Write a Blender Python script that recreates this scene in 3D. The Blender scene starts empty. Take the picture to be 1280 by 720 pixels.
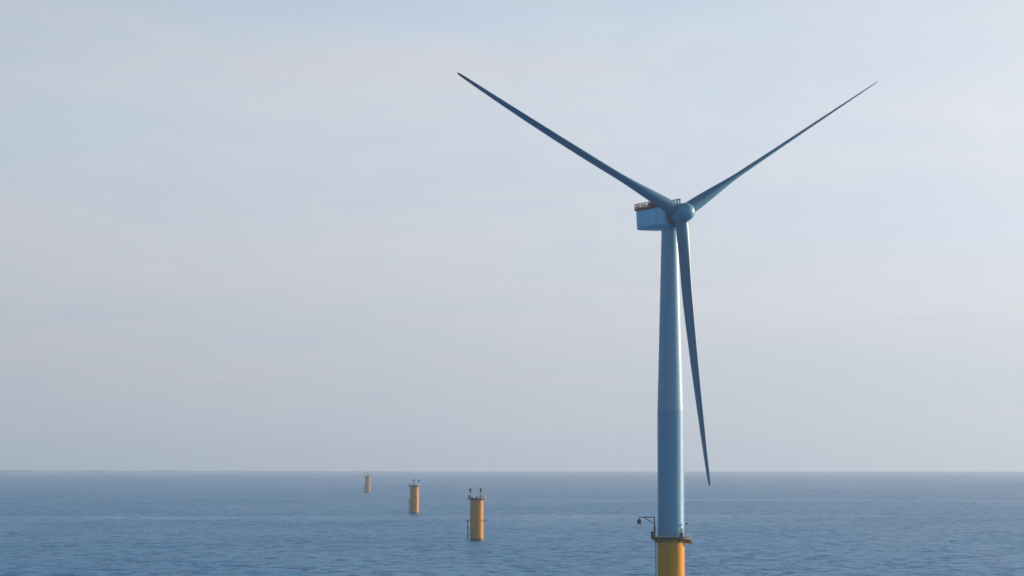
import bpy, bmesh, math, random
from mathutils import Vector, Matrix

R = math.radians
scn = bpy.context.scene
col = scn.collection

# ------------------------------------------------------------------ camera
F_PX, HORIZON, CAM_H = 3400.0, 577.0, 46.7          # in pixels of the 1280 x 720 photograph; metres
PITCH = math.atan((HORIZON - 360.0) / F_PX)
cam_d = bpy.data.cameras.new('camera')
cam_d.sensor_width = 36.0
cam_d.lens = 36.0 * F_PX / 1280.0
cam_d.clip_start = 1.0
cam_d.clip_end = 400000.0
cam = bpy.data.objects.new('camera', cam_d)
col.objects.link(cam)
cam.location = (0, 0, CAM_H)
cam.rotation_euler = (math.pi / 2 + PITCH, 0, 0)
scn.camera = cam

# ------------------------------------------------------------------ sky, sun, exposure
SUN_AZ, SUN_EL = R(70), R(12)                        # azimuth clockwise from the view direction (+Y)
SUN_DIR = Vector((math.sin(SUN_AZ) * math.cos(SUN_EL), math.cos(SUN_AZ) * math.cos(SUN_EL), math.sin(SUN_EL)))

world = bpy.data.worlds.new('World')
scn.world = world
world.use_nodes = True
wn, wl = world.node_tree.nodes, world.node_tree.links
wn.clear()


def wnode(kind, **kw):
    n = wn.new(kind)
    for k, v in kw.items():
        if hasattr(n, k):
            setattr(n, k, v)
        else:
            n.inputs[k].default_value = v
    return n


def wmath(op, a, b=None, c=None, clamp=False):
    n = wn.new('ShaderNodeMath')
    n.operation = op
    n.use_clamp = clamp
    for i, v in enumerate((a, b, c)):
        if v is None:
            continue
        if isinstance(v, (int, float)):
            n.inputs[i].default_value = v
        else:
            wl.new(v, n.inputs[i])
    return n.outputs[0]


def wmix(f, a, b, blend='MIX'):
    n = wn.new('ShaderNodeMix')
    n.data_type = 'RGBA'
    n.blend_type = blend
    for sock, v in ((n.inputs['Factor'], f), (n.inputs['A'], a), (n.inputs['B'], b)):
        if isinstance(v, (int, float)):
            sock.default_value = v
        elif isinstance(v, tuple):
            sock.default_value = (*v, 1.0)
        else:
            wl.new(v, sock)
    return n.outputs['Result']


SKY_K = 0.07
sky = wnode('ShaderNodeTexSky', sky_type='NISHITA', sun_disc=False, sun_elevation=SUN_EL, sun_rotation=SUN_AZ,
            altitude=20.0, air_density=1.0, dust_density=1.2, ozone_density=1.4)
tc = wnode('ShaderNodeTexCoord')
sep = wnode('ShaderNodeSeparateXYZ')
wl.new(tc.outputs['Generated'], sep.inputs[0])
dx, dy, dz = sep.outputs
zc = wmath('MAXIMUM', dz, 0.0)
inv = wmath('DIVIDE', 1.0, wmath('ADD', zc, 0.055))
comb = wnode('ShaderNodeCombineXYZ')
wl.new(wmath('MULTIPLY', dx, inv), comb.inputs[0])
wl.new(wmath('MULTIPLY', dy, inv), comb.inputs[1])          # a high thin cloud sheet, seen in perspective


def wnoise(scale, detail, rough, offs, stretch=(1, 1, 1), dist=0.0):
    m = wnode('ShaderNodeMapping')
    m.inputs['Location'].default_value = offs
    m.inputs['Scale'].default_value = stretch
    m.inputs['Rotation'].default_value = (0, 0, R(9))
    wl.new(comb.outputs[0], m.inputs['Vector'])
    n = wnode('ShaderNodeTexNoise')
    n.inputs['Scale'].default_value = scale
    n.inputs['Detail'].default_value = detail
    n.inputs['Roughness'].default_value = rough
    n.inputs['Distortion'].default_value = dist
    wl.new(m.outputs[0], n.inputs['Vector'])
    return n.outputs['Fac']


def wramp(v, lo, hi):
    n = wn.new('ShaderNodeMapRange')
    n.interpolation_type = 'SMOOTHSTEP'
    n.inputs['From Min'].default_value = lo
    n.inputs['From Max'].default_value = hi
    wl.new(v, n.inputs['Value'])
    return n.outputs['Result']


big = wramp(wnoise(0.6, 3.0, 0.5, (3.1, 7.7, 0), (1.0, 0.8, 1), 0.4), 0.30, 0.68)
fine = wramp(wnoise(2.2, 7.0, 0.62, (11.3, 2.2, 0), (0.9, 0.7, 1), 0.9), 0.36, 0.68)
soft = wmath('ADD', wmath('MULTIPLY', big, 0.38), wmath('MULTIPLY', fine, 0.30))
azim = wmath('ARCTAN2', dx, dy)
elan = wmath('ARCSINE', dz)


def bank(az, el, waz, wel, amount):
    """one loose bank or gap in the veil, its edge broken up by the cloud noise"""
    u = wmath('DIVIDE', wmath('SUBTRACT', azim, az), waz)
    v = wmath('DIVIDE', wmath('SUBTRACT', elan, el), wel)
    d = wmath('ADD', wmath('MULTIPLY', u, u), wmath('MULTIPLY', v, v))
    g = wmath('POWER', 2.71828, wmath('MULTIPLY', d, -1.0))
    return wmath('MULTIPLY', wmath('MULTIPLY', g, wmath('ADD', 0.35, fine)), amount)


banks = [bank(0.165, 0.083, 0.075, 0.012, -0.60), bank(0.18, 0.024, 0.12, 0.014, -0.42), bank(-0.095, 0.043, 0.03, 0.0035, -0.35),
         bank(-0.115, 0.031, 0.03, 0.005, 0.30), bank(-0.03, 0.146, 0.10, 0.006, 0.34), bank(-0.16, 0.118, 0.07, 0.014, -0.32),
         bank(-0.10, 0.102, 0.05, 0.004, -0.25), bank(0.0, 0.16, 0.13, 0.008, -0.32)]
cover = wmath('ADD', soft, 0.27)
bank_sum = banks[0]
for b_ in banks[1:]:
    bank_sum = wmath('ADD', bank_sum, b_)

# light scattered forward through the veil: brighter towards the sun, everywhere on the dome
dot = wnode('ShaderNodeVectorMath', operation='DOT_PRODUCT')
wl.new(tc.outputs['Generated'], dot.inputs[0])
dot.inputs[1].default_value = SUN_DIR
cosg = dot.outputs['Value']
G = 0.25
phase = wmath('DIVIDE', 1.0 - G * G, wmath('POWER', wmath('SUBTRACT', 1.0 + G * G, wmath('MULTIPLY', cosg, 2 * G)), 1.5))
elev = wramp(zc, 0.0, 0.17)
high = wramp(zc, 0.14, 0.5)                                                 # the veil thins to blue higher up
VEIL = wmix(high, wmix(elev, (0.535, 0.54, 0.58), (0.80, 0.785, 0.815)), (0.60, 0.74, 0.92))
GAP = wmix(high, wmix(elev, (0.455, 0.51, 0.575), (0.71, 0.80, 0.93)), (0.46, 0.68, 0.95))
glare = wmath('MULTIPLY', wmath('SUBTRACT', cosg, 0.32), 0.9)                 # whiter towards the sun
veil_col = wmix(wmath('ADD', wmath('MINIMUM', wmath('ADD', cover, glare), 0.95), bank_sum, clamp=True), GAP, VEIL)
vs = wnode('ShaderNodeVectorMath', operation='SCALE')
wl.new(veil_col, vs.inputs[0])
wl.new(wmath('MULTIPLY', phase, 0.99 / SKY_K), vs.inputs['Scale'])
# the veil is a thin sheet: the lower one looks, the more of it lies along the line of sight
tau = wmath('MULTIPLY', wmath('ADD', 0.085, wmath('MULTIPLY', cover, 0.035)), wmath('POWER', inv, 1.5))
veil_amt = wmath('SUBTRACT', 1.0, wmath('POWER', 2.71828, wmath('MULTIPLY', tau, -1.0)))
clear = wmix(1.0, sky.outputs['Color'], (0.62, 1.0, 1.32), 'MULTIPLY')       # clear air, cool white balance
sky_col = wmix(veil_amt, clear, vs.outputs['Vector'])
bg = wnode('ShaderNodeBackground')
bg.inputs['Strength'].default_value = SKY_K
wl.new(sky_col, bg.inputs['Color'])
wo = wnode('ShaderNodeOutputWorld')
wl.new(bg.outputs[0], wo.inputs['Surface'])

sun_d = bpy.data.lights.new('sun', 'SUN')
sun_d.energy = 5.0
sun_d.angle = R(0.6)
sun_d.color = (1.0, 0.79, 0.58)
sun = bpy.data.objects.new('sun', sun_d)
col.objects.link(sun)
sun.rotation_euler = (-SUN_DIR).to_track_quat('-Z', 'Y').to_euler()
sun.location = (300, 300, 300)

scn.view_settings.view_transform = 'Standard'
scn.view_settings.look = 'None'
scn.view_settings.exposure = 0.0
scn.view_settings.gamma = 1.0
scn.view_settings.use_curve_mapping = False
scn.cycles.use_denoising = True
scn.cycles.max_bounces = 6
scn.cycles.volume_bounces = 1


# ------------------------------------------------------------------ materials
def mat(name, base, rough=0.5, spec=0.5, metallic=0.0, var=0.06, scale=0.8, bump=0.0, streak=None, coat=0.0):
    """painted / metal surface: base colour with a little uneven wear and streaking"""
    m = bpy.data.materials.new(name)
    m.use_nodes = True
    nt = m.node_tree
    b = nt.nodes['Principled BSDF']
    b.inputs['Roughness'].default_value = rough
    b.inputs['Metallic'].default_value = metallic
    b.inputs['Specular IOR Level'].default_value = spec
    b.inputs['Coat Weight'].default_value = coat
    t = nt.nodes.new('ShaderNodeTexCoord')
    n = nt.nodes.new('ShaderNodeTexNoise')
    n.inputs['Scale'].default_value = scale
    n.inputs['Detail'].default_value = 6
    mp = nt.nodes.new('ShaderNodeMapping')
    mp.inputs['Scale'].default_value = streak or (1, 1, 1)
    nt.links.new(t.outputs['Object'], mp.inputs['Vector'])
    nt.links.new(mp.outputs[0], n.inputs['Vector'])
    mr = nt.nodes.new('ShaderNodeMapRange')
    mr.inputs['From Min'].default_value = 0.3
    mr.inputs['From Max'].default_value = 0.7
    mr.inputs['To Min'].default_value = 1 - var
    mr.inputs['To Max'].default_value = 1 + var
    nt.links.new(n.outputs['Fac'], mr.inputs['Value'])
    sc = nt.nodes.new('ShaderNodeVectorMath')
    sc.operation = 'SCALE'
    sc.inputs[0].default_value = base
    nt.links.new(mr.outputs[0], sc.inputs['Scale'])
    nt.links.new(sc.outputs[0], b.inputs['Base Color'])
    if bump:
        bp = nt.nodes.new('ShaderNodeBump')
        bp.inputs['Strength'].default_value = bump
        bp.inputs['Distance'].default_value = 0.05
        nt.links.new(n.outputs['Fac'], bp.inputs['Height'])
        nt.links.new(bp.outputs[0], b.inputs['Normal'])
    return m


M = {}
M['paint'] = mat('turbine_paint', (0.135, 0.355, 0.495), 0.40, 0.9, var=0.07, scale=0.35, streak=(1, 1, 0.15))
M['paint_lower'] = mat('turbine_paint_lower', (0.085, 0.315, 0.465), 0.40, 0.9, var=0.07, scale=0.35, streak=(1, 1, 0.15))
M['blade'] = mat('blade_gelcoat', (0.06, 0.22, 0.335), 0.42, 0.5, var=0.03, scale=0.3)
M['panel'] = mat('nacelle_panel', (0.18, 0.59, 0.80), 0.45, 0.4, var=0.04, scale=0.5)
M['generator'] = mat('generator_paint', (0.09, 0.16, 0.21), 0.5, 0.4, var=0.06)
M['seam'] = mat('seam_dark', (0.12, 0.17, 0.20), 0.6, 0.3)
M['red'] = mat('red_paint', (0.22, 0.010, 0.025), 0.45, 0.4)
M['grey'] = mat('galvanised_steel', (0.30, 0.34, 0.36), 0.5, 0.5, metallic=0.3, var=0.12, scale=3)
M['dark'] = mat('dark_steel', (0.05, 0.06, 0.07), 0.55, 0.4, var=0.15, scale=2)
M['rust'] = mat('brown_cabinet', (0.12, 0.06, 0.045), 0.6, 0.3, var=0.2, scale=2)
M['white'] = mat('white_paint', (0.72, 0.72, 0.70), 0.4, 0.4)
M['yellow'] = mat('marine_yellow', (0.74, 0.29, 0.001), 0.50, 0.2, var=0.13, scale=0.6, streak=(1, 1, 0.12))
M['weathered_yellow'] = mat('weathered_yellow', (0.58, 0.225, 0.006), 0.5, 0.35, var=0.18, scale=0.5, streak=(1, 1, 0.15))
M['growth'] = mat('wet_marine_growth', (0.05, 0.05, 0.03), 0.5, 0.4, var=0.35, scale=1.2, bump=0.6)
M['glass'] = mat('lamp_glass', (0.10, 0.14, 0.18), 0.1, 0.6)


# ------------------------------------------------------------------ mesh helpers
def obj(name, bm, material, parent=None, angle=35, loc=None):
    me = bpy.data.meshes.new(name)
    bmesh.ops.recalc_face_normals(bm, faces=bm.faces)
    for f in bm.faces:
        f.smooth = True
    bm.to_mesh(me)
    bm.free()
    me.set_sharp_from_angle(angle=R(angle))
    me.materials.append(material)
    o = bpy.data.objects.new(name, me)
    col.objects.link(o)
    if parent:
        o.parent = parent
    if loc is not None:
        o.location = loc
    return o


def share(src, name, parent, mtx):
    o = bpy.data.objects.new(name, src.data)
    col.objects.link(o)
    o.parent = parent
    o.matrix_local = mtx
    return o


def empty(name, loc, label, cat, group=None):
    o = bpy.data.objects.new(name, None)
    col.objects.link(o)
    o.location = loc
    o['label'] = label
    o['category'] = cat
    if group:
        o['group'] = group
    return o


def lathe(bm, prof, seg=64, mtx=None, cap=True):
    """revolve (radius, z) pairs round Z"""
    rings = []
    for r, z in prof:
        ring = []
        for k in range(seg):
            a = 2 * math.pi * k / seg
            v = Vector((r * math.cos(a), r * math.sin(a), z))
            ring.append(bm.verts.new(mtx @ v if mtx else v))
        rings.append(ring)
    for a, b in zip(rings, rings[1:]):
        for k in range(seg):
            bm.faces.new((a[k], a[(k + 1) % seg], b[(k + 1) % seg], b[k]))
    if cap:
        bm.faces.new(rings[0])
        bm.faces.new(rings[-1])
    return bm


def tube(bm, p, q, r, seg=8):
    p, q = Vector(p), Vector(q)
    d = q - p
    m = Matrix.Translation(p) @ d.to_track_quat('Z', 'Y').to_matrix().to_4x4()
    return lathe(bm, [(r, 0), (r, d.length)], seg, m)


def ring_tube(bm, rad, z, r, a0=0.0, a1=2 * math.pi, n=72, seg=6):
    """a round bar bent round the Z axis"""
    full = abs(a1 - a0 - 2 * math.pi) < 1e-6
    rings = []
    for i in range(n if full else n + 1):
        a = a0 + (a1 - a0) * i / n
        ring = []
        for k in range(seg):
            t = 2 * math.pi * k / seg
            rr = rad + r * math.cos(t)
            ring.append(bm.verts.new((rr * math.cos(a), rr * math.sin(a), z + r * math.sin(t))))
        rings.append(ring)
    cnt = len(rings)
    for i in range(cnt if full else cnt - 1):
        a, b = rings[i], rings[(i + 1) % cnt]
        for k in range(seg):
            bm.faces.new((a[k], a[(k + 1) % seg], b[(k + 1) % seg], b[k]))
    if not full:
        bm.faces.new(rings[0])
        bm.faces.new(rings[-1])
    return bm


def box(bm, lo, hi, bev=0.0, mtx=None):
    c = [(a + b) / 2 for a, b in zip(lo, hi)]
    s = [abs(b - a) for a, b in zip(lo, hi)]
    m = Matrix.Translation(c) @ Matrix.Diagonal((*s, 1))
    g = bmesh.ops.create_cube(bm, size=1.0, matrix=m)
    vs = g['verts']
    if bev:
        es = {e for v in vs for e in v.link_edges}
        r = bmesh.ops.bevel(bm, geom=list(es), offset=bev, segments=2, profile=0.6, affect='EDGES')
        vs = list({v for f in r['faces'] for v in f.verts} | {v for v in vs if v.is_valid})
    if mtx:
        bmesh.ops.transform(bm, matrix=mtx, verts=vs)
    return bm


def annulus(bm, r0, r1, z0, z1, seg=72):
    return lathe(bm, [(r0, z0), (r1, z0), (r1, z1), (r0, z1), (r0, z0)], seg, cap=False)


def polar(r, a, z):
    return Vector((r * math.cos(a), r * math.sin(a), z))


# ------------------------------------------------------------------ sea
def sea_material():
    m = bpy.data.materials.new('sea_water')
    m.use_nodes = True
    nt = m.node_tree
    b = nt.nodes['Principled BSDF']
    b.inputs['Base Color'].default_value = (0.003, 0.20, 0.41, 1)
    b.inputs['IOR'].default_value = 1.333
    t = nt.nodes.new('ShaderNodeTexCoord')

    def noise(scale, detail, rough, stretch, rot, dist=0.0):
        mp = nt.nodes.new('ShaderNodeMapping')
        mp.inputs['Scale'].default_value = stretch
        mp.inputs['Rotation'].default_value = (0, 0, R(rot))
        nt.links.new(t.outputs['Object'], mp.inputs['Vector'])
        n = nt.nodes.new('ShaderNodeTexNoise')
        n.inputs['Scale'].default_value = scale
        n.inputs['Detail'].default_value = detail
        n.inputs['Roughness'].default_value = rough
        n.inputs['Distortion'].default_value = dist
        nt.links.new(mp.outputs[0], n.inputs['Vector'])
        return n.outputs['Fac']

    def math_(op, a, c):
        n = nt.nodes.new('ShaderNodeMath')
        n.operation = op
        for i, v in enumerate((a, c)):
            if isinstance(v, (int, float)):
                n.inputs[i].default_value = v
            else:
                nt.links.new(v, n.inputs[i])
        return n.outputs[0]

    def slopes(scale, detail, rough, stretch, rot, amount):
        """a wave band given by its slopes in x and y"""
        mp = nt.nodes.new('ShaderNodeMapping')
        mp.inputs['Scale'].default_value = stretch
        mp.inputs['Rotation'].default_value = (0, 0, R(rot))
        nt.links.new(t.outputs['Object'], mp.inputs['Vector'])
        n = nt.nodes.new('ShaderNodeTexNoise')
        n.inputs['Scale'].default_value = scale
        n.inputs['Detail'].default_value = detail
        n.inputs['Roughness'].default_value = rough
        nt.links.new(mp.outputs[0], n.inputs['Vector'])
        v = nt.nodes.new('ShaderNodeVectorMath')
        v.operation = 'MULTIPLY_ADD'
        nt.links.new(n.outputs['Color'], v.inputs[0])
        v.inputs[1].default_value = (amount, amount, 0)
        v.inputs[2].default_value = (-amount / 2, -amount / 2, 0)
        return v.outputs[0]

    def vadd(a, c):
        v = nt.nodes.new('ShaderNodeVectorMath')
        v.operation = 'ADD'
        nt.links.new(a, v.inputs[0])
        nt.links.new(c, v.inputs[1])
        return v.outputs[0]

    swell = slopes(0.035, 2, 0.5, (1.0, 0.5, 1), 14, 0.30)
    wave = slopes(0.16, 2, 0.5, (1.0, 0.5, 1), -10, 1.15)
    chop = slopes(0.6, 3, 0.6, (1.0, 0.7, 1), 8, 1.1)
    slope = vadd(vadd(swell, wave), chop)
    # gusts and slicks: broad patches where the wind roughens the water more or less
    gust = noise(0.0042, 5, 0.6, (0.8, 0.6, 1), 4, 0.4)
    slick = noise(0.0035, 4, 0.55, (0.22, 1.0, 1), -3, 0.6)
    gr = nt.nodes.new('ShaderNodeMapRange')
    gr.inputs['From Min'].default_value = 0.3
    gr.inputs['From Max'].default_value = 0.7
    gr.inputs['To Min'].default_value = 0.88
    gr.inputs['To Max'].default_value = 1.1
    nt.links.new(gust, gr.inputs['Value'])
    sl = nt.nodes.new('ShaderNodeMapRange')
    sl.inputs['From Min'].default_value = 0.60
    sl.inputs['From Max'].default_value = 0.70
    sl.inputs['To Min'].default_value = 1.0
    sl.inputs['To Max'].default_value = 0.7
    nt.links.new(slick, sl.inputs['Value'])
    sv = nt.nodes.new('ShaderNodeVectorMath')
    sv.operation = 'SCALE'
    nt.links.new(slope, sv.inputs[0])
    nt.links.new(math_('MULTIPLY', gr.outputs[0], sl.outputs[0]), sv.inputs['Scale'])
    up = nt.nodes.new('ShaderNodeVectorMath')
    up.operation = 'ADD'
    nt.links.new(sv.outputs[0], up.inputs[0])
    up.inputs[1].default_value = (0, 0, 1)
    nm = nt.nodes.new('ShaderNodeVectorMath')
    nm.operation = 'NORMALIZE'
    nt.links.new(up.outputs[0], nm.inputs[0])
    nt.links.new(nm.outputs[0], b.inputs['Normal'])
    nt.links.new(math_('MULTIPLY', math_('MULTIPLY', gr.outputs[0], sl.outputs[0]), 0.40), b.inputs['Roughness'])
    return m


M['sea'] = sea_material()
EARTH = 7.4e6                                        # earth's radius with usual refraction
SEA = 33000.0


def sea_z(x, y):
    return -(x * x + y * y) / (2 * EARTH)


bm = bmesh.new()
radii = [0.0] + [400.0 * 1.125 ** i for i in range(38)]
radii = [r for r in radii if r < SEA] + [SEA]
rings, NS = [], 256
for r in radii[1:]:
    rings.append([bm.verts.new((r * math.cos(2 * math.pi * k / NS), r * math.sin(2 * math.pi * k / NS), sea_z(r, 0))) for k in range(NS)])
c0 = bm.verts.new((0, 0, 0))
for k in range(NS):
    bm.faces.new((c0, rings[0][k], rings[0][(k + 1) % NS]))
for a, b in zip(rings, rings[1:]):
    for k in range(NS):
        bm.faces.new((a[k], b[k], b[(k + 1) % NS], a[(k + 1) % NS]))
sea = obj('sea', bm, M['sea'])
sea['kind'] = 'structure'

# ------------------------------------------------------------------ wind turbine
TX, TD, HUB_Z = 45.5, 781.0, 116.74
YAW, TILT, AZ0, RAD, OVER = R(23.82), R(5.54), R(-62.24), 78.25, 7.15
DECK_Z = 25.0
turbine = empty('wind_turbine', (TX, TD, 0),
                'tall three-bladed offshore wind turbine with pale blue tower on a yellow foundation', 'wind turbine')

# tower: straight lower section, tapering upper one
bm = bmesh.new()
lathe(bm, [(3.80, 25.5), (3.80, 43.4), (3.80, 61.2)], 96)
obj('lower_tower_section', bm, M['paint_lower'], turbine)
bm = bmesh.new()
lathe(bm, [(3.785, 61.2), (3.42, 75.0), (2.95, 93.0), (2.44, 113.2)], 96)
obj('upper_tower_section', bm, M['paint'], turbine)
for z, r in ((61.2, 3.83), (43.4, 3.825), (82.0, 3.262), (98.0, 2.842)):
    bm = bmesh.new()
    annulus(bm, r - 0.12, r, z - 0.11, z + 0.11, 96)
    obj('flange', bm, M['paint_lower'], turbine)
bm = bmesh.new()
lathe(bm, [(2.46, 112.9), (2.62, 113.0), (2.62, 114.2), (2.5, 114.3)], 72)
obj('yaw_bearing', bm, M['paint_lower'], turbine)

# nacelle frame: +X upwind along the rotor axis, +Y to the port side, Z up
a_flat = Vector((math.sin(YAW), -math.cos(YAW), 0))
port = Vector((-math.cos(YAW), -math.sin(YAW), 0))   # to the camera's left
NM = Matrix.Translation((0, 0, HUB_Z)) @ Matrix((a_flat, -port, Vector((0, 0, 1)))).transposed().to_4x4()
# local y = away from the camera's left; the near side is y < 0
nac = None


def nobj(name, bm, material, parent, angle=35):
    bmesh.ops.transform(bm, matrix=NM, verts=bm.verts)
    return obj(name, bm, material, parent, angle)


HW, ZB, ZT, XF, XR = 3.5, -2.5, 3.15, 3.8, -14.5
bm = bmesh.new()
prof = [(XF, ZB), (XR + 0.6, ZB - 0.05), (XR, ZB + 0.5), (XR - 0.45, ZT), (XF, ZT)]
rings = []
for y in (-HW, HW):
    rings.append([bm.verts.new((x, y, z)) for x, z in prof])
n = len(prof)
for k in range(n):
    bm.faces.new((rings[0][k], rings[0][(k + 1) % n], rings[1][(k + 1) % n], rings[1][k]))
bm.faces.new(rings[0])
bm.faces.new(rings[1])
bmesh.ops.recalc_face_normals(bm, faces=bm.faces)
bmesh.ops.bevel(bm, geom=list(bm.edges), offset=0.28, segments=3, profile=0.5, affect='EDGES')
nac = nobj('nacelle', bm, M['panel'], turbine)
# cover panels along both sides: slightly proud sheets with recessed joints
xs = [XR + 0.5, -10.0, -5.4, -0.8, XF - 0.25]
for s in (-1, 1):
    for x0, x1 in zip(xs, xs[1:]):
        bm = bmesh.new()
        box(bm, (x0 + 0.05, s * HW, ZB + 0.55), (x1 - 0.05, s * (HW + 0.05), ZT - 0.35), 0.02)
        nobj('side_panel', bm, M['panel'], nac)
    bm = bmesh.new()
    box(bm, (XR + 0.7, s * HW, ZB + 0.3), (XF - 0.25, s * (HW + 0.07), ZB + 0.46))
    nobj('belt_rail', bm, M['seam'], nac)
bm = bmesh.new()
box(bm, (XR + 1.2, -2.6, ZB - 0.12), (-3.4, 2.6, ZB - 0.01), 0.03)
nobj('underside_hatch', bm, M['panel'], nac)

# hoist deck over the rear roof with its red railing
deck = None
bm = bmesh.new()
X0, X1, YW, ZD = XR - 0.9, -4.2, HW + 0.25, ZT + 0.16
box(bm, (X0, -YW, ZT + 0.005), (X1, YW, ZD), 0.03)
deck = nobj('hoist_deck', bm, M['red'], turbine)
RH = 1.8


def rail_run(p, q, npost, parent, material, hgt=RH, mesh=True):
    p, q = Vector(p), Vector(q)
    for i in range(npost + 1):
        c = p.lerp(q, i / npost)
        b = bmesh.new()
        tube(b, c, c + Vector((0, 0, hgt)), 0.13, 6)
        nobj('railing_post', b, material, parent)
    for fz in (1.0, 0.52):
        b = bmesh.new()
        tube(b, p + Vector((0, 0, hgt * fz)), q + Vector((0, 0, hgt * fz)), 0.10, 6)
        nobj('handrail', b, material, parent)
    if mesh:
        d = (q - p)
        L = d.length
        d.normalize()
        b = bmesh.new()
        k = int(L / 0.8)
        for i in range(1, k):
            c = p + d * (L * i / k)
            tube(b, c + Vector((0, 0, 0.08)), c + Vector((0, 0, hgt - 0.06)), 0.06, 4)
        for i in (1, 3):
            z = Vector((0, 0, hgt * i / 4))
            tube(b, p + z, q + z, 0.045, 4)
        o = nobj('railing_mesh', b, material, parent)
        o['kind'] = 'stuff'


rail_run((X0 + .1, -YW + .1, ZD), (X1 - .1, -YW + .1, ZD), 5, deck, M['red'])
rail_run((X0 + .1, YW - .1, ZD), (X1 - .1, YW - .1, ZD), 5, deck, M['red'])
rail_run((X0 + .1, -YW + .1, ZD), (X0 + .1, YW - .1, ZD), 3, deck, M['red'])
rail_run((X1 - .1, -YW + .1, ZD), (X1 - .1, YW - .1, ZD), 3, deck, M['red'])

bm = bmesh.new()
box(bm, (-7.6, -2.9, ZD), (X1 - 0.3, -1.2, ZD + 1.75), 0.06)
nobj('equipment_locker', bm, M['red'], deck)
for x0, x1, y0, y1 in ((X0, X1, -YW, -YW + 0.08), (X0, X1, YW - 0.08, YW), (X0, X0 + 0.08, -YW + 0.09, YW - 0.09)):
    bm = bmesh.new()
    box(bm, (x0, y0, ZD), (x1, y1, ZD + 0.62))
    nobj('kick_plate', bm, M['red'], deck)

# cooler frame at the front of the roof
cool = bpy.data.objects.new('roof_cooler', None)
col.objects.link(cool)
cool.parent = turbine
cool.matrix_local = Matrix.Translation((0, 0, 0))
CX0, CX1, CY, CZ = -3.9, 0.45, 3.05, ZT + 2.35
for s in (1,):
    for x in (CX0, (CX0 + CX1) / 2 + 0.5, CX1):
        bm = bmesh.new()
        box(bm, (x - 0.13, s * CY - 0.12, ZT - 0.02), (x + 0.13, s * CY + 0.12, CZ))
        nobj('post', bm, M['dark'], cool)
    bm = bmesh.new()
    box(bm, (CX0 - .13, s * CY - 0.14, CZ), (CX1 + .13, s * CY + 0.14, CZ + 0.22))
    nobj('top_beam', bm, M['dark'], cool)
    for x0, x1 in ((CX0 + .14, (CX0 + CX1) / 2 + 0.36), ((CX0 + CX1) / 2 + 0.64, CX1 - .14)):
        bm = bmesh.new()
        k = 13
        for i in range(k):
            z = ZT + 0.25 + (CZ - ZT - 0.35) * i / (k - 1)
            box(bm, (x0, s * CY - 0.03, z - 0.035), (x1, s * CY + 0.03, z + 0.035))
        nobj('cooler_fin_bank', bm, M['grey'], cool)

# weather mast on the roof
bm = bmesh.new()
tube(bm, (-5.6, -1.2, ZT), (-5.6, -1.2, ZT + 3.1), 0.07, 8)
tube(bm, (-6.3, -1.2, ZT + 2.7), (-4.9, -1.2, ZT + 2.7), 0.05, 8)
mast = nobj('weather_mast', bm, M['grey'], turbine)
for x in (-6.3, -4.9):
    bm = bmesh.new()
    tube(bm, (x, -1.2, ZT + 2.7), (x, -1.2, ZT + 3.0), 0.13, 8)
    nobj('wind_sensor', bm, M['white'], mast)

# rotor frame: Z along the rotor axis (upwind), X to the camera's right, Y up in the rotor plane
axis = Vector((math.sin(YAW) * math.cos(TILT), -math.cos(YAW) * math.cos(TILT), math.sin(TILT)))
rgt = Vector((math.cos(YAW), math.sin(YAW), 0))
upv = rgt.cross(axis)
if upv.z < 0:
    upv = -upv
HUB = Vector((0, 0, HUB_Z)) + axis * OVER
RM = Matrix.Translation(HUB) @ Matrix((rgt, upv, rgt.cross(upv))).transposed().to_4x4()
SGN = 1.0 if rgt.cross(upv).dot(axis) > 0 else -1.0


def robj(name, bm, material, parent, angle=35):
    bmesh.ops.transform(bm, matrix=RM, verts=bm.verts)
    return obj(name, bm, material, parent, angle)


bm = bmesh.new()
lathe(bm, [(2.6, -3.75 * SGN), (3.2, -3.65 * SGN), (3.32, -3.4 * SGN), (3.32, -2.35 * SGN), (3.15, -2.1 * SGN), (2.3, -1.95 * SGN)], 72)
gen = robj('generator', bm, M['generator'], turbine)
for k in range(24):
    a = 2 * math.pi * k / 24
    bm = bmesh.new()
    c, s = math.cos(a), math.sin(a)
    m = Matrix(((c, -s, 0, 0), (s, c, 0, 0), (0, 0, 1, 0), (0, 0, 0, 1)))
    box(bm, (3.3, -0.06, -3.35 * SGN), (3.42, 0.06, -2.4 * SGN), 0, m)
    robj('cooling_rib', bm, M['generator'], gen)
bm = bmesh.new()
NOSE = [(2.15, -2.0), (2.5, -1.75), (2.68, -1.0), (2.74, 0.0), (2.74, 1.4), (2.66, 2.6), (2.48, 3.5), (2.2, 4.2), (1.8, 4.75), (1.3, 5.1), (0.7, 5.3), (0.15, 5.36)]
lathe(bm, [(r, z * SGN) for r, z in NOSE], 72)
hub = robj('hub', bm, M['paint_lower'], turbine, 50)

# spinner seams
for z, r in ((1.55, 2.745), (3.5, 2.49)):
    bm = bmesh.new()
    lathe(bm, [(r - 0.1, (z - 0.05) * SGN), (r + 0.012, (z - 0.05) * SGN), (r + 0.012, (z + 0.05) * SGN), (r - 0.1, (z + 0.05) * SGN)], 72, cap=False)
    robj('spinner_seam', bm, M['seam'], hub)


def airfoil(n=28):
    """unit chord section, leading edge at +0.32; thickness scaled separately"""
    up = []
    for i in range(n):
        t = 2 * math.pi * i / n
        x = 0.5 * (1 + math.cos(t))                 # 1 at the leading edge
        xc = 1 - x
        yt = 5 * 0.2 * (0.2969 * math.sqrt(xc) - 0.1260 * xc - 0.3516 * xc ** 2 + 0.2843 * xc ** 3 - 0.1015 * xc ** 4) / 0.2
        y = yt * (1 if math.sin(t) >= 0 else -0.75)
        up.append((x - 0.68, y))
    return up


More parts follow.
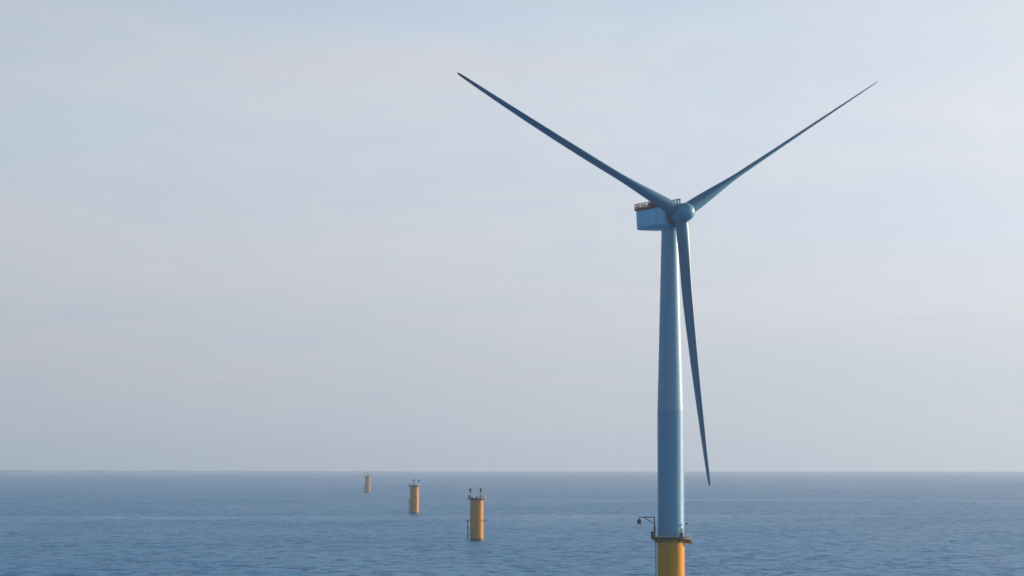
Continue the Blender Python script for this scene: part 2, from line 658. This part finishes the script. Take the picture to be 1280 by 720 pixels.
SEC = airfoil()
CHORD = [(0, 3.8, 1.0), (3.5, 3.8, 1.0), (6, 3.85, 0.97), (9, 4.1, 0.89), (14, 4.7, 0.77), (19, 5.2, 0.66), (25, 5.3, 0.57), (33, 5.05, 0.49), (42, 4.6, 0.42), (52, 3.95, 0.37), (62, 3.15, 0.33), (70, 2.4, 0.29), (75, 1.9, 0.24), (77.3, 1.5, 0.23), (78.0, 1.0, 0.22), (78.25, 0.4, 0.22)]


def lut(r, k):
    for (r0, *v0), (r1, *v1) in zip(CHORD, CHORD[1:]):
        if r <= r1:
            f = (r - r0) / (r1 - r0)
            f = f * f * (3 - 2 * f) * 0.35 + f * 0.65
            return v0[k] + (v1[k] - v0[k]) * f
    return CHORD[-1][k + 1]


def blade_mesh():
    """span along +Y of the rotor frame; leading edge feathered into the wind"""
    b = bmesh.new()
    rings = []
    st = [1.9 + (76.0 - 1.9) * i / 62 for i in range(63)] + [76.7, 77.3, 77.7, 78.0, 78.15, 78.25]
    ns = len(SEC)
    for r in st:
        c, tc_ = lut(r, 0), lut(r, 1)
        w = min(1, max(0, (r - 4) / 20))            # circle at the root, airfoil further out
        w = w * w * (3 - 2 * w)
        beta = R(88 + 10 * max(0, 1 - r / 60) ** 1.3)
        bend = 3.41 * (r / RAD) ** 2
        ring = []
        for i, (sx, sy) in enumerate(SEC):
            t = 2 * math.pi * i / ns
            ax, ay = sx * c, sy * tc_ * c * 0.5
            cx, cy = 0.5 * c * math.cos(t), 0.5 * c * tc_ * math.sin(t)
            lx, ly = ax * w + cx * (1 - w), ay * w + cy * (1 - w)
            # lx along the leading-edge direction cosb*tau + sinb*axis, ly across it
            px = math.cos(beta) * lx - math.sin(beta) * ly
            pz = math.sin(beta) * lx + math.cos(beta) * ly
            ring.append(b.verts.new((px, r, (pz + bend) * SGN)))
        rings.append(ring)
    for q, s in zip(rings, rings[1:]):
        for k in range(ns):
            b.faces.new((q[k], q[(k + 1) % ns], s[(k + 1) % ns], s[k]))
    b.faces.new(rings[0])
    b.faces.new(rings[-1])
    return b


blade = None
for k in range(3):
    rot = Matrix.Rotation(-(AZ0 + k * 2 * math.pi / 3), 4, 'Z')
    if blade is None:
        blade = obj('blade', blade_mesh(), M['blade'], turbine, 60)
        b0 = blade
        blade.matrix_local = RM @ rot
    else:
        blade = share(b0, 'blade', turbine, RM @ rot)
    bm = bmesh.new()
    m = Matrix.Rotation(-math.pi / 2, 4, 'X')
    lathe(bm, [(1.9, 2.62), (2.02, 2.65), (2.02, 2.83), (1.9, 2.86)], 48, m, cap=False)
    c = obj('root_collar', bm, M['seam'], blade)  # collar coloured dark to paint in the shadow gap between blade root and hub

# ------------------------------------------------------------------ foundation of the turbine
bm = bmesh.new()
lathe(bm, [(3.86, -0.6), (3.86, 4.0)], 72)
obj('splash_zone', bm, M['growth'], turbine)
bm = bmesh.new()
lathe(bm, [(3.85, 4.0), (3.85, 24.55)], 96)
tp = obj('foundation', bm, M['yellow'], turbine)
bm = bmesh.new()
annulus(bm, 3.7, 4.0, 24.55, 25.0, 96)
obj('flange_ring', bm, M['dark'], turbine)


def platform(root, rad, zt, posts, material, grating, rail_h=1.25):
    b = bmesh.new()
    annulus(b, 3.9, rad, zt - 0.28, zt, 72)
    pl = obj('platform', b, grating, root)
    b = bmesh.new()
    annulus(b, rad, rad + 0.06, zt - 0.36, zt + 0.16, 72)
    obj('toe_board', b, grating, pl)
    for k in range(posts):
        a = 2 * math.pi * (k + 0.5) / posts
        b = bmesh.new()
        tube(b, polar(rad - 0.08, a, zt), polar(rad - 0.08, a, zt + rail_h), 0.045, 6)
        obj('railing_post', b, material, pl)
    for f in (0.36, 0.68, 1.0):
        b = bmesh.new()
        ring_tube(b, rad - 0.08, zt + rail_h * f, 0.035)
        obj('handrail', b, material, pl)
    return pl


plat = platform(turbine, 5.7, DECK_Z, 22, M['grey'], M['dark'])
for k in range(12):
    a = 2 * math.pi * k / 12
    bm = bmesh.new()
    c, s = math.cos(a), math.sin(a)
    m = Matrix(((c, -s, 0, 0), (s, c, 0, 0), (0, 0, 1, 0), (0, 0, 0, 1)))
    p = [(3.85, 24.72), (5.5, 24.72), (5.5, 24.45), (3.85, 23.4)]
    rr = [[bm.verts.new(m @ Vector((x, y, z))) for x, z in p] for y in (-0.07, 0.07)]
    for i in range(4):
        bm.faces.new((rr[0][i], rr[0][(i + 1) % 4], rr[1][(i + 1) % 4], rr[1][i]))
    bm.faces.new(rr[0])
    bm.faces.new(rr[1])
    obj('bracket', bm, M['yellow'], plat)
# equipment on the platform
bm = bmesh.new()
box(bm, (-5.75, -0.9, DECK_Z + 0.02), (-4.55, 0.5, DECK_Z + 1.75), 0.05)
obj('crane_pedestal_cabinet', bm, M['dark'], turbine)
bm = bmesh.new()
box(bm, (2.1, -4.75, DECK_Z + 0.02), (3.1, -4.0, DECK_Z + 1.55), 0.05)
obj('switch_cabinet', bm, M['rust'], turbine)
# tower door at the platform
bm = bmesh.new()
m = Matrix.Rotation(R(-35), 4, 'Z')
box(bm, (3.72, -0.55, DECK_Z + 0.5), (3.86, 0.55, DECK_Z + 2.7), 0.03, m)
obj('tower_door', bm, M['seam'], turbine)
# mooring bracket on the lit side, just under the platform
bm = bmesh.new()
box(bm, (3.6, -1.0, 23.35), (5.2, -0.2, 23.75), 0.04)
brk = obj('laydown_bracket', bm, M['yellow'], turbine)
bm = bmesh.new()
box(bm, (5.2, -1.15, 23.1), (5.85, -0.05, 24.3), 0.06)
obj('bracket_head', bm, M['yellow'], brk)
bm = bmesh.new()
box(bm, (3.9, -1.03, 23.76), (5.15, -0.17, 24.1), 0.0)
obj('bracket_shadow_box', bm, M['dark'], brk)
# navigation lantern on a thin pole
bm = bmesh.new()
tube(bm, (4.35, -2.2, DECK_Z), (4.35, -2.2, DECK_Z + 3.8), 0.05, 6)
nav = obj('lantern_pole', bm, M['grey'], turbine)
bm = bmesh.new()
lathe(bm, [(0.12, 0), (0.3, 0.1), (0.3, 0.5), (0.12, 0.6)], 12, Matrix.Translation((4.35, -2.2, DECK_Z + 3.75)))
obj('lantern', bm, M['glass'], nav)

# davit crane
cr = bpy.data.objects.new('davit_crane', None)
col.objects.link(cr)
cr.parent = turbine
PXc, PYc = -4.75, -0.9
bm = bmesh.new()
tube(bm, (PXc, PYc, DECK_Z), (PXc, PYc, DECK_Z + 5.95), 0.16, 12)
tube(bm, (PXc, PYc, DECK_Z), (PXc, PYc, DECK_Z + 3.4), 0.26, 12)
obj('crane_post', bm, M['dark'], cr)
bm = bmesh.new()
box(bm, (PXc - 4.5, PYc - 0.13, DECK_Z + 5.72), (PXc + 0.14, PYc + 0.13, DECK_Z + 5.98))
obj('boom', bm, M['dark'], cr)
bm = bmesh.new()
tube(bm, (PXc, PYc, DECK_Z + 3.9), (PXc - 3.0, PYc, DECK_Z + 5.75), 0.12, 8)
obj('brace', bm, M['dark'], cr)
bm = bmesh.new()
tube(bm, (PXc - 4.35, PYc, DECK_Z + 5.75), (PXc - 4.35, PYc, DECK_Z + 5.2), 0.07, 8)
obj('cable', bm, M['dark'], cr)
bm = bmesh.new()
lathe(bm, [(0.3, 0), (0.52, 0.12), (0.55, 0.3), (0.55, 1.15), (0.4, 1.4), (0.12, 1.5)], 16, Matrix.Translation((PXc - 4.4, PYc, DECK_Z + 3.85)))
obj('hoist_block', bm, M['dark'], cr)
# ladder / cable tray running down the pile on the shaded side
for dy in (-0.28, 0.28):
    bm = bmesh.new()
    tube(bm, (-4.35, dy, 1.0), (-4.35, dy, 24.7), 0.12, 8)
    obj('ladder_rail', bm, M['dark'], turbine)
for i in range(40):
    z = 1.4 + 0.58 * i
    bm = bmesh.new()
    tube(bm, (-4.35, -0.28, z), (-4.35, 0.28, z), 0.03, 4)
    obj('ladder_rung', bm, M['dark'], turbine)
for z in (6, 12, 18, 22.5):
    bm = bmesh.new()
    box(bm, (-4.4, -0.06, z), (-3.8, 0.06, z + 0.16))
    obj('ladder_stay', bm, M['dark'], turbine)

# ------------------------------------------------------------------ bare foundations further out
def monopile(loc, label, rot, lamp_turn):
    loc = (loc[0], loc[1], sea_z(loc[0], loc[1]))
    root = empty('monopile_foundation', loc, label, 'foundation', 'yellow foundations standing in a line in the sea')
    root.rotation_euler = (0, 0, lamp_turn * 1.3)
    b = bmesh.new()
    lathe(b, [(3.99, -0.6), (3.99, 1.3), (3.96, 1.6)], 48)
    obj('splash_zone', b, M['growth'], root)
    b = bmesh.new()
    lathe(b, [(3.95, 1.6), (3.95, 12.4), (3.92, 24.3)], 64)
    obj('pile', b, M['weathered_yellow'], root)
    b = bmesh.new()
    annulus(b, 3.7, 4.1, 24.3, 24.7, 64)
    obj('flange_ring', b, M['dark'], root)
    b = bmesh.new()
    lathe(b, [(3.7, 24.7), (3.7, 25.5), (3.2, 25.9), (0.5, 26.1)], 48)
    obj('cover', b, M['grey'], root)
    pl = platform(root, 5.5, 25.0, 16, M['white'], M['dark'], 1.4)
    for k in range(8):
        a = rot + 2 * math.pi * k / 8
        b = bmesh.new()
        p = polar(4.75, a, 25.02)
        w = 0.75 + 0.3 * ((k * 7) % 3)
        box(b, (-w / 2, -w / 2, 0), (w / 2, w / 2, 1.0 + 0.45 * ((k * 5) % 3)), 0.04, Matrix.Translation(p) @ Matrix.Rotation(a, 4, 'Z'))
        obj('equipment_box', b, (M['white'], M['dark'], M['grey'])[k % 3], pl)
    # two temporary lantern masts
    for x in (-3.75, 2.45):
        c = Matrix.Rotation(lamp_turn, 4, 'Z') @ Vector((x, -3.2, 25.0))
        b = bmesh.new()
        tube(b, c, c + Vector((0, 0, 4.6)), 0.14, 8)
        tube(b, c + Vector((-0.5, 0, 3.9)), c + Vector((0.5, 0, 3.9)), 0.08, 6)
        lp = obj('lantern_mast', b, M['dark'], root)
        b = bmesh.new()
        lathe(b, [(0.25, 0), (0.72, 0.25), (0.8, 0.6), (0.8, 1.35), (0.6, 1.85), (0.2, 2.0)], 16, Matrix.Translation(c + Vector((0, 0, 4.2))))
        obj('lantern', b, M['dark'], lp)
    # lower landing with its boat-landing fenders
    b = bmesh.new()
    annulus(b, 4.0, 4.35, 12.0, 12.5, 64)
    obj('collar', b, M['yellow'], root)
    for s in (-1, 1):
        b = bmesh.new()
        box(b, (s * 3.9, -1.6, 12.1), (s * 6.1, 0.6, 12.45), 0.04)
        ld = obj('landing', b, M['dark'], root)
        for y in (-1.5, 0.5):
            for x in (4.3, 5.2, 6.0):
                b = bmesh.new()
                tube(b, (s * x, y, 12.45), (s * x, y, 13.5), 0.05, 6)
                obj('railing_post', b, M['dark'], ld)
    for y in (-1.5, 0.4):
        b = bmesh.new()
        tube(b, (-5.5, y, 0.3), (-5.5, y, 12.1), 0.2, 10)
        obj('fender_tube', b, M['dark'], root)
    for i in range(5):
        z = 1.2 + 2.45 * i
        b = bmesh.new()
        tube(b, (-5.5, -1.5, z), (-3.8, -0.9, z), 0.14, 8)
        obj('fender_stay', b, M['dark'], root)
    for y in (-0.75, -0.25):
        b = bmesh.new()
        tube(b, (-5.0, y, 0.3), (-5.0, y, 12.1), 0.07, 6)
        obj('ladder_rail', b, M['dark'], root)
    b = bmesh.new()
    tube(b, (4.3, -1.0, 0.3), (4.3, -1.0, 24.7), 0.11, 8)
    obj('cable_tube', b, M['grey'], root)
    return root


monopile((-20.8, 1613.4, 0), 'nearest and largest bare yellow foundation standing alone in the sea', 0.3, 0.0)
monopile((-88.5, 2474.7, 0), 'middle bare yellow foundation of the three, between the nearest and the farthest', 1.1, 0.35)
monopile((-222.3, 4198.4, 0), 'smallest and farthest hazy yellow foundation, leftmost of the three in the sea', 2.0, -0.25)

# ------------------------------------------------------------------ faint low coast on the left of the horizon
M['coast'] = mat('far_coast', (0.06, 0.07, 0.05), 0.9, 0.1, var=0.3, scale=0.002)
random.seed(4)
bm = bmesh.new()
rows = []
NX = 90
for j, (y, f) in enumerate(((19500, 0), (20000, 0.75), (20700, 1.0), (21600, 0.6), (22500, 0))):
    row = []
    for i in range(NX):
        u = i / (NX - 1)
        x = -8200 + 7900 * u ** 0.8
        h = (9 + 12 * max(0, min(1, (-3750 - x) / 350)) + 2.5 * math.sin(i * 0.9) + random.uniform(-1.5, 1.5)) * min(1, (1 - u) * 3) * min(1, u * 8)
        row.append(bm.verts.new((x, y, sea_z(x, y) - 0.4 + max(0, h) * f)))
    rows.append(row)
for a, b in zip(rows, rows[1:]):
    for i in range(NX - 1):
        bm.faces.new((a[i], a[i + 1], b[i + 1], b[i]))
coast = obj('coastline', bm, M['coast'])
coast['kind'] = 'structure'

# ------------------------------------------------------------------ the hazy air over the sea
HAZE = 7.5e-5
hm = bpy.data.materials.new('haze_air')
hm.use_nodes = True
nt = hm.node_tree
nt.nodes.clear()
pv = nt.nodes.new('ShaderNodeVolumePrincipled')
pv.inputs['Color'].default_value = (0.82, 0.915, 1.0, 1)
pv.inputs['Density'].default_value = HAZE
pv.inputs['Anisotropy'].default_value = 0.45
out = nt.nodes.new('ShaderNodeOutputMaterial')
nt.links.new(pv.outputs[0], out.inputs['Volume'])
bm = bmesh.new()
box(bm, (-SEA - 500, -SEA - 500, sea_z(SEA, 0) - 1.0), (SEA + 500, SEA + 500, 215.0))
haze = obj('haze', bm, hm)
haze['kind'] = 'stuff'
haze['label'] = 'pale blue haze lying over the open sea'
